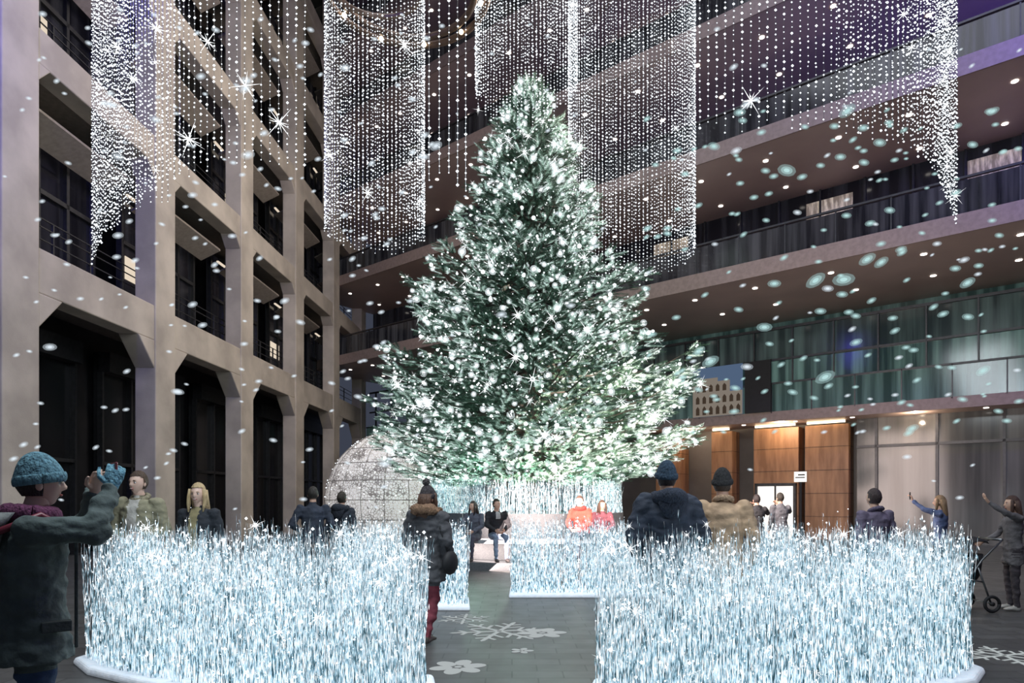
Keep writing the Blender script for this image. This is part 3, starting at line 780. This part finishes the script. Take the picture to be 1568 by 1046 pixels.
    for s in 'LR':
        e,w=P['el'+s],P['wr'+s]; hd={'L':handL,'R':handR}[s]
        sg_=1 if s=='R' else -1
        if hd is None: d=(w-e).normalized(); pn=Vector((-sg_,.1,0)); th=Vector((0,1,0)); cu=curl
        else: d,pn,th,cu=Vector(hd[0]),Vector(hd[1]),Vector(hd[2]),hd[3]
        mm_=MB()
        for v,f in hand_geo(w,d,pn,th,cu,1.0 if glove is None else 1.15): mm_.add(v,f)
        if near: me3=remesh(mm_.V,mm_.F,.004,2); add('hand_'+s.lower(),me3,gm,root,True)
        else: mm_.obj('hand_'+s.lower(),gm,root,True)
    hr=bpy.data.objects.new('head_pivot',None); COL.objects.link(hr); hr.parent=root; hr.location=P['head']; hr.rotation_euler=(math.radians(head_tilt),0,math.radians(head_turn))
    m_=MB(); m_.add(shape_head(HV),HF); 
    for sgn in (-1,1):
        v,f=ellipsoid((sgn*.073,-.008,-.008),(.010,.018,.030)); m_.add(v,f)
    m_.obj('head',skin,hr,True,recalc=False)
    m_=MB(); m2=MB()
    for sgn in (-1,1):
        v,f=ellipsoid((sgn*.030,.0735,.004),(.0135,.010,.008)); m_.add(v,f)
        v,f=ellipsoid((sgn*.030,.0815,.004),(.0065,.004,.0068)); m2.add(v,f)
    m_.obj('eyes',EYEW,hr,True,recalc=False)
    haircol=hair if hair is not None else (.05,.035,.025)
    m2.obj('irises',IRIS,hr,True,recalc=False)
    HM=mat('hair',haircol,tuple(x*.5 for x in haircol),.5,scale=40,stretch=(3,3,.3),bump=.8)
    m_=MB()
    for sgn in (-1,1): m_.add(*tube([(sgn*.014,.088,.022),(sgn*.03,.0885,.028),(sgn*.047,.078,.022)],[.003,.004,.002],6))
    m_.obj('eyebrows',HM,hr,recalc=False)
    m_=MB(); v,f=ellipsoid((0,.0865,-.058),(.026,.008,.010 if smile else .006)); m_.add(v,f); m_.obj('mouth',LIP,hr,True,recalc=False)
    if smile:
        m_=MB(); v,f=ellipsoid((0,.0925,-.056),(.019,.005,.0045)); m_.add(v,f); m_.obj('teeth',TEETH,hr,True,recalc=False)
    U=HV; hv=shape_head(U,1.0,False); cc=np.array([[U[i] for i in f] for f in HF]).mean(1)
    nz_=np.sin(U[:,0]*17+U[:,2]*9)*.3+np.sin(U[:,1]*23+U[:,0]*13)*.3
    hv=hv*(1.10+.015*nz_)[:,None]+np.array((0,-.006,.006))
    lim= -.55
    keep=[f for f,c in zip(HF,cc) if (c[2]>.42+.15*c[1] or (c[1]<.15 and c[2]>lim) )]
    m_=MB(); m_.add(hv,keep)
    if hairlen=='long':
        m_.add(*loft([((0,-.035,.05),Vector((.088,0,0)),Vector((0,.075,0))),((0,-.06,-.06),Vector((.095,0,0)),Vector((0,.06,0))),((0,-.085,-.16),Vector((.10,0,0)),Vector((0,.045,0))),((0,-.10,-.25),Vector((.09,0,0)),Vector((0,.035,0))),((0,-.10,-.33),Vector((.05,0,0)),Vector((0,.02,0)))],18))
        for sgn in (-1,1): m_.add(*tube([(sgn*.075,.03,.06),(sgn*.088,.03,-.03),(sgn*.088,.035,-.11),(sgn*.08,.06,-.2)],[.018,.024,.024,.008],8))
    o=m_.obj('hair',HM,hr,True,recalc=False)
    if hat is not None:
        KM=hat if not isinstance(hat,tuple) else knit(hat,tuple(x*.55 for x in hat))
        hv=shape_head(U,1.0,False)*1.19; sl_=np.clip(U[:,2]-.4,0,1); hv[:,2]+=.030*sl_; hv[:,1]-=.02*sl_
        keep=[f for f,c in zip(HF,cc) if c[2]>.16-.16*(-c[1])*1.0]
        m_=MB(); m_.add(hv,keep)
        if brim:
            aa=[i*2*math.pi/28 for i in range(29)]
            rr_=[(Vector((math.cos(a)*.087,math.sin(a)*.104,.022+.016*math.sin(a))),Vector((math.cos(a)*.010,math.sin(a)*.010,0)),Vector((0,0,.026))) for a in aa]
            m_.add(*loft(rr_,10))
        m_.obj('beanie',KM,hr,True,recalc=False)
        if pom is not None:
            m_=MB(); v,f=ico(3); nn=NR.uniform(.75,1.2,len(v)); m_.add(v*nn[:,None]*.042+np.array((0,-.03,.185)),f); m_.obj('pompom',knit(pom),hr)
    if collar is not None:
        m_=MB(); c0=nk+Vector((0,0,.015))
        th={'hood':.045,'scarf':.045,'fur':.055,'stand':.025}[collar_kind]; ra={'hood':.105,'scarf':.088,'fur':.125,'stand':.075}[collar_kind]
        aa=[i*2*math.pi/32 for i in range(33)]
        back=.07 if collar_kind=='hood' else 0
        q=[c0+Vector((math.cos(a)*ra,math.sin(a)*(ra+.0)-.01-(back*.6 if math.sin(a)<0 else 0)*abs(math.sin(a)),-.03*math.sin(a)*(1 if collar_kind!='scarf' else .3)-(.03 if math.sin(a)<0 and collar_kind=='hood' else 0))) for a in aa]
        v,f=tube(q,[th*(1+(.5*max(0,-math.sin(a)) if collar_kind=='hood' else 0)+.06*math.sin(a*9)) for a in aa],12)
        if collar_kind=='fur': v=[tuple(np.array(x)+NR.normal(0,.009,3)) for x in v]
        m_.add(v,f)
        if collar_kind=='hood':
            v,f=loft([(c0+Vector((0,-.10,.02)),Vector((.12,0,0)),Vector((0,.05,0))),(c0+Vector((0,-.135,-.06)),Vector((.12,0,0)),Vector((0,.055,.01))),(c0+Vector((0,-.135,-.15)),Vector((.08,0,0)),Vector((0,.04,.01))),(c0+Vector((0,-.125,-.20)),Vector((.03,0,0)),Vector((0,.02,0)))],18); m_.add(v,f)
        m_.obj(collar_kind,knit(collar,tuple(x*.6 for x in collar)),root,True,recalc=False)
    return root
HR_=((-.15,.25,1),(-.9,.1,0),(0,-.3,.2),.9)
w1=person('woman_photographing_in_parka',(-2.35,3.2),-50,1.74,dict(elL=(-.20,.25,1.40),elR=(.26,.22,1.41),wrL=(-.065,.27,1.60),wrR=(.09,.32,1.615),head=(0,.03,1.64),neck=(0,0,1.475)),
   top=(.12,.165,.16),bottom=(.05,.10,.20),hem=.78,bulk=.026,flare=1.10,hat=(.20,.42,.52),collar=(.20,.06,.14),collar_kind='scarf',vox=.011,near=True,hair=(.04,.03,.03),hairlen='short',wrinkle=.010,
   handL=((.35,.15,1),(.9,.3,0),(0,-.3,.2),.7),handR=HR_,skin=SKIN2)
m_=MB()
for v,f in hand_geo((.09,.32,1.615),*HR_[:3],HR_[3],1.15): m_.add(v,f)
add('knit_glove',remesh(m_.V,m_.F,.006,2),knit((.30,.60,.72),(.12,.30,.42)),w1,True)
m_=MB(); m_.box(ID,-.055,.085,.34,.352,1.67,1.755); m_.obj('phone',mat('phone_case',(.35,.10,.12),None,.3),w1,bevel=.004)
m_=MB(); m_.add(*loft([((0,-.10,1.50),Vector((.14,0,0)),Vector((0,.05,0))),((0,-.16,1.43),Vector((.15,0,0)),Vector((0,.06,.01))),((0,-.17,1.33),Vector((.11,0,0)),Vector((0,.05,.01))),((0,-.15,1.26),Vector((.03,0,0)),Vector((0,.02,0)))],20))
m_.obj('hood',cloth((.34,.37,.36)),w1,True)
mb=cloth((.24,.035,.06),.4,.1)
m_=MB(); m_.add(*tube([(.12,.155,1.40),(.18,.02,1.485),(.16,-.165,1.40),(.10,-.185,1.28),(-.02,-.19,1.10),(-.16,-.185,.90)],.018,8))
m_.obj('bag_strap',mb,w1,True)
m_=MB(); m_.box(ID,-.30,-.06,-.30,-.20,.62,.92); m_.obj('shoulder_bag',mb,w1,bevel=.04)
m_=MB(); m_.box(ID,.17,.222,.02,.14,.93,.98); m_.box(ID,.07,.085,.165,.18,.82,1.35); m_.obj('pocket_and_zip',cloth((.07,.09,.09)),w1,bevel=.004)

person('smiling_man_in_khaki_jacket',(-4.14,7.25),178,1.86,dict(wrL=(-.13,.17,1.08),elL=(-.27,-.02,1.13),wrR=(.14,.17,1.06),elR=(.27,-.02,1.13)),top=(.32,.30,.20),bottom=(.08,.09,.13),hem=.82,bulk=.02,inner=(.62,.60,.55),hair=(.09,.05,.03),smile=True,collar=(.34,.31,.21),collar_kind='stand',skin=SKIN2,head_turn=-12)
person('blonde_woman_in_black_coat',(-3.50,7.3),172,1.73,{},top=(.025,.03,.04),bottom=(.02,.02,.03),hem=.75,bulk=.008,inner=(.35,.30,.16),hair=(.70,.52,.28),hairlen='long',smile=True,skin=SKIN2,head_turn=10)
person('man_in_navy_jacket',(-3.14,10.3),15,1.75,dict(elL=(-.32,-.05,1.16),wrL=(-.17,.10,1.05),elR=(.30,-.05,1.15),wrR=(.15,.12,1.05)),top=(.035,.045,.07),bottom=(.03,.03,.04),hem=.88,bulk=.012,hair=(.03,.025,.02))
person('woman_in_dark_jacket',(-2.87,11.0),-10,1.68,{},top=(.03,.035,.05),bottom=(.03,.03,.04),hem=.85,bulk=.012,hair=(.04,.03,.02),collar=(.03,.035,.05),collar_kind='hood')
w5=person('woman_in_fur_collar_coat',(-.92,7.1),-22,1.68,dict(kneeL=(-.09,.10,.50),ankL=(-.08,.06,.09),kneeR=(.09,-.01,.49),ankR=(.08,-.14,.11),elR=(.27,-.04,1.15),wrR=(.24,.06,.95),elL=(-.27,.02,1.15),wrL=(-.2,.15,1.0)),
   top=(.085,.085,.095),bottom=(.28,.055,.08),shoe=(.10,.08,.07),hem=.70,bulk=.03,flare=1.08,hair=(.12,.06,.035),hairlen='long',hat=(.07,.06,.065),pom=(.09,.08,.08),collar=(.30,.18,.11),collar_kind='fur',head_turn=-15,wrinkle=.010)
m_=MB(); m_.add(*tube([(.10,.13,1.40),(.17,0,1.46),(.22,-.10,1.30),(.30,-.08,1.02)],.012,6)); v,f=ellipsoid((.31,-.04,.92),(.07,.15,.14)); m_.add(v,f); m_.obj('handbag',M_black,w5,True)
person('man_in_hooded_navy_jacket',(1.40,5.9),4,1.87,dict(elL=(-.29,-.04,1.14),elR=(.29,-.04,1.14),wrL=(-.22,.12,.97),wrR=(.22,.12,.97)),top=(.028,.038,.062),bottom=(.02,.02,.03),hem=.84,bulk=.045,hair=(.03,.02,.02),hat=(.03,.06,.10),collar=(.028,.038,.062),collar_kind='hood',vox=.012,wrinkle=.012)
person('man_in_camel_coat',(2.0,6.2),-8,1.82,dict(elL=(-.27,-.03,1.14),elR=(.27,-.03,1.14)),top=(.48,.33,.21),bottom=(.03,.03,.03),hem=.60,bulk=.02,hair=(.05,.03,.02),hat=(.02,.02,.022),collar=(.42,.28,.18),collar_kind='stand',vox=.012,head_turn=-18)
person('man_in_purple_coat',(4.47,8.05),12,1.68,{},top=(.16,.13,.20),bottom=(.05,.05,.06),hem=.70,bulk=.02,hair=(.05,.03,.03),collar=(.16,.13,.20),collar_kind='stand')
w10=person('girl_holding_up_phone',(7.35,11.2),50,1.62,dict(elL=(-.22,.24,1.50),wrL=(-.16,.42,1.66)),top=(.10,.14,.28),bottom=(.05,.06,.12),hem=.85,hair=(.35,.22,.12),hairlen='long',handL=((0,.3,1),(0,1,0),(1,0,0),.8))
m_=MB(); m_.box(ID,-.20,-.12,.46,.47,1.68,1.82); m_.obj('phone',M_black,w10,bevel=.003)
person('woman_pointing_with_stroller',(7.02,9.15),75,1.60,dict(elL=(-.24,.20,1.50),wrL=(-.20,.40,1.66),elR=(.25,.10,1.16),wrR=(.20,.33,1.04)),top=(.15,.14,.15),bottom=(.06,.05,.06),shoe=(.5,.48,.45),hem=.72,hair=(.10,.05,.035),hairlen='long',handL=((-.05,.6,.8),(0,-.6,.6),(1,0,0),.3))
person('visitor_in_dark_coat',(5.36,14.3),0,1.66,dict(elL=(-.30,.12,1.32),wrL=(-.12,.26,1.5),elR=(.30,.12,1.32),wrR=(.12,.26,1.5)),top=(.03,.03,.035),bottom=(.03,.03,.04),hair=(.03,.02,.02),bulk=.01)
person('visitor_in_grey_coat',(6.0,14.6),8,1.70,dict(elR=(.30,.12,1.32),wrR=(.12,.26,1.5)),top=(.20,.20,.22),bottom=(.04,.04,.05),hair=(.05,.04,.03),bulk=.01)
SIT=dict(hipL=(-.09,0,.55),hipR=(.09,0,.55),kneeL=(-.12,.42,.53),kneeR=(.12,.42,.53),ankL=(-.12,.44,.09),ankR=(.12,.46,.09),pel=(0,-.02,.58),chest=(0,.02,.90),neck=(0,.05,1.09),head=(0,.08,1.25),shL=(-.185,.04,1.03),shR=(.185,.04,1.03),elL=(-.25,.14,.79),elR=(.25,.14,.79),wrL=(-.10,.32,.68),wrR=(.10,.32,.68))
sit=lambda **k: {**SIT,**k}
def seat(name,x,y,h,**kw):
    return person(name,(x,y),h,kw.pop('H',1.72),pos_z=.17,**kw)
seat('seated_man_in_black_jacket',-.36,14.85,196,H=1.80,J=sit(head=(.03,.16,1.24),neck=(.02,.10,1.08)),top=(.02,.02,.025),bottom=(.20,.27,.38),shoe=(.05,.04,.04),hem=.93,bulk=.014,hair=(.04,.03,.02),inner=(.5,.5,.5),head_turn=30)
seat('seated_woman_in_grey_coat',-.86,15.0,160,H=1.72,J=sit(),top=(.12,.13,.17),bottom=(.07,.07,.10),hem=.93,bulk=.012,hair=(.05,.035,.03),hairlen='long',head_turn=-25)
seat('seated_man_in_red_jacket',1.60,15.1,150,H=1.88,J=sit(),top=(.50,.06,.04),bottom=(.05,.05,.07),hem=.93,bulk=.02,hair=(.12,.06,.04),skin=SKIN2,collar=(.4,.05,.04),collar_kind='scarf')
seat('seated_woman_in_red_scarf',2.12,15.4,175,H=1.75,J=sit(),top=(.20,.06,.08),bottom=(.04,.04,.05),hem=.93,bulk=.012,hair=(.10,.05,.03),hairlen='long',head_turn=25)

st=empty('baby_stroller',(6.36,9.2,0)); m=MB()
for sx in (-.22,.22):
    m.add(*tube([(.38,sx,1.0),(.1,sx,.72),(-.28,sx,.16)],.014,6)); m.add(*tube([(.05,sx,.62),(.22,sx,.14)],.014,6)); m.add(*tube([(-.05,sx,.45),(.12,sx,.42)],.012,6))
m.add(*tube([(.38,-.22,1.0),(.38,.22,1.0)],.018,8)); m.add(*tube([(.22,-.24,.13),(.22,.24,.13)],.01,6)); m.add(*tube([(-.28,-.24,.13),(-.28,.24,.13)],.01,6))
m.obj('frame',M_steel,st,True)
m=MB()
for x in (-.28,.22):
    for sx in (-.25,.25): m.add(*tube([(x+.10*math.cos(a),sx,.122+.10*math.sin(a)) for a in [i*math.pi/10 for i in range(21)]],.022,8)); m.add(*tube([(x,sx-.02,.122),(x,sx+.02,.122)],.03,8))
m.obj('wheels',M_black,st,True)
m=MB(); V=[];F=[]
for k in range(9):
    t=math.radians(-20+k*17)
    for i in range(9): b=-.23+.46*i/8; V.append((.08-.36*math.cos(t)*(1-.3*(b/.23)**2)*1.0,b,.68+.36*math.sin(t)*(1-.15*(b/.23)**2)))
for k in range(8):
    for i in range(8): a=k*9+i; F.append((a,a+1,a+10,a+9))
m.add(V,F); m.add(*loft([((-.12,0,.32),Vector((.20,0,.02)),Vector((0,.19,0))),((-.02,0,.50),Vector((.22,0,.02)),Vector((0,.21,0))),((.08,0,.78),Vector((.14,0,.02)),Vector((0,.20,0)))],16))
o=m.obj('canopy_and_seat',M_black,st,True); so=o.modifiers.new('s','SOLIDIFY'); so.thickness=.01

# ------------------------------------------------------------------ lights
def area(name,loc,rot,size,power,col,sy=None):
    l=bpy.data.lights.new(name,'AREA'); l.energy=power; l.color=col; l.size=size
    if sy: l.shape='RECTANGLE'; l.size_y=sy
    o=bpy.data.objects.new(name,l); o.location=loc; o.rotation_euler=[math.radians(a) for a in rot]; COL.objects.link(o); return o
def point(name,loc,power,col,r=.5):
    l=bpy.data.lights.new(name,'POINT'); l.energy=power; l.color=col; l.shadow_soft_size=r
    o=bpy.data.objects.new(name,l); o.location=loc; COL.objects.link(o); return o
area('roof_fill',(1,8,26),(0,0,0),16,2700,(.90,.94,1))  # added overhead fill, no fixture modelled
area('facade_fill_left',(2,20,14),(0,68,0),8,1400,(1,.90,.79))  # added unseen warm fill aimed at the left facade
area('balcony_fill_right',(2,14,2.6),(62,0,-40),6,1200,(1,.80,.72))  # added unseen fill towards the right facade
area('tree_front_fill',(0,4,9),(62,0,0),4,750,(.85,.95,1))  # added unseen fill for the tree and beds
area('blue_tint_right',(13,9,14),(115,0,-50),2,2000,(.12,.08,1))  # added unseen lamp tinting the upper right corner blue
area('blue_tint_left',(-7.2,7.5,12),(95,0,32),1.5,420,(.14,.12,1))  # added unseen lamp tinting the upper left corner blue
for i,a in enumerate((190,230,270,310,350)): point('tree_uplight_%d'%i,(PX+2.0*math.cos(math.radians(a)),TY+2.0*math.sin(math.radians(a)),2.3),85,(.62,1,.85),.1)
for i,x in enumerate((-2.2,2.2)): point('bed_glow_%d'%i,(x,5.3,1.9),13,(.85,.93,1),.1)
for i,u in enumerate((3,7.5,11.5)): 
    p=FR(u,-.6,4.4); point('lobby_light_%d'%i,p,60,(1,.78,.55),.05)
w=bpy.data.worlds.new('world'); scene.world=w; w.use_nodes=True
w.node_tree.nodes['Background'].inputs[0].default_value=(.33,.38,.55,1); w.node_tree.nodes['Background'].inputs[1].default_value=.13
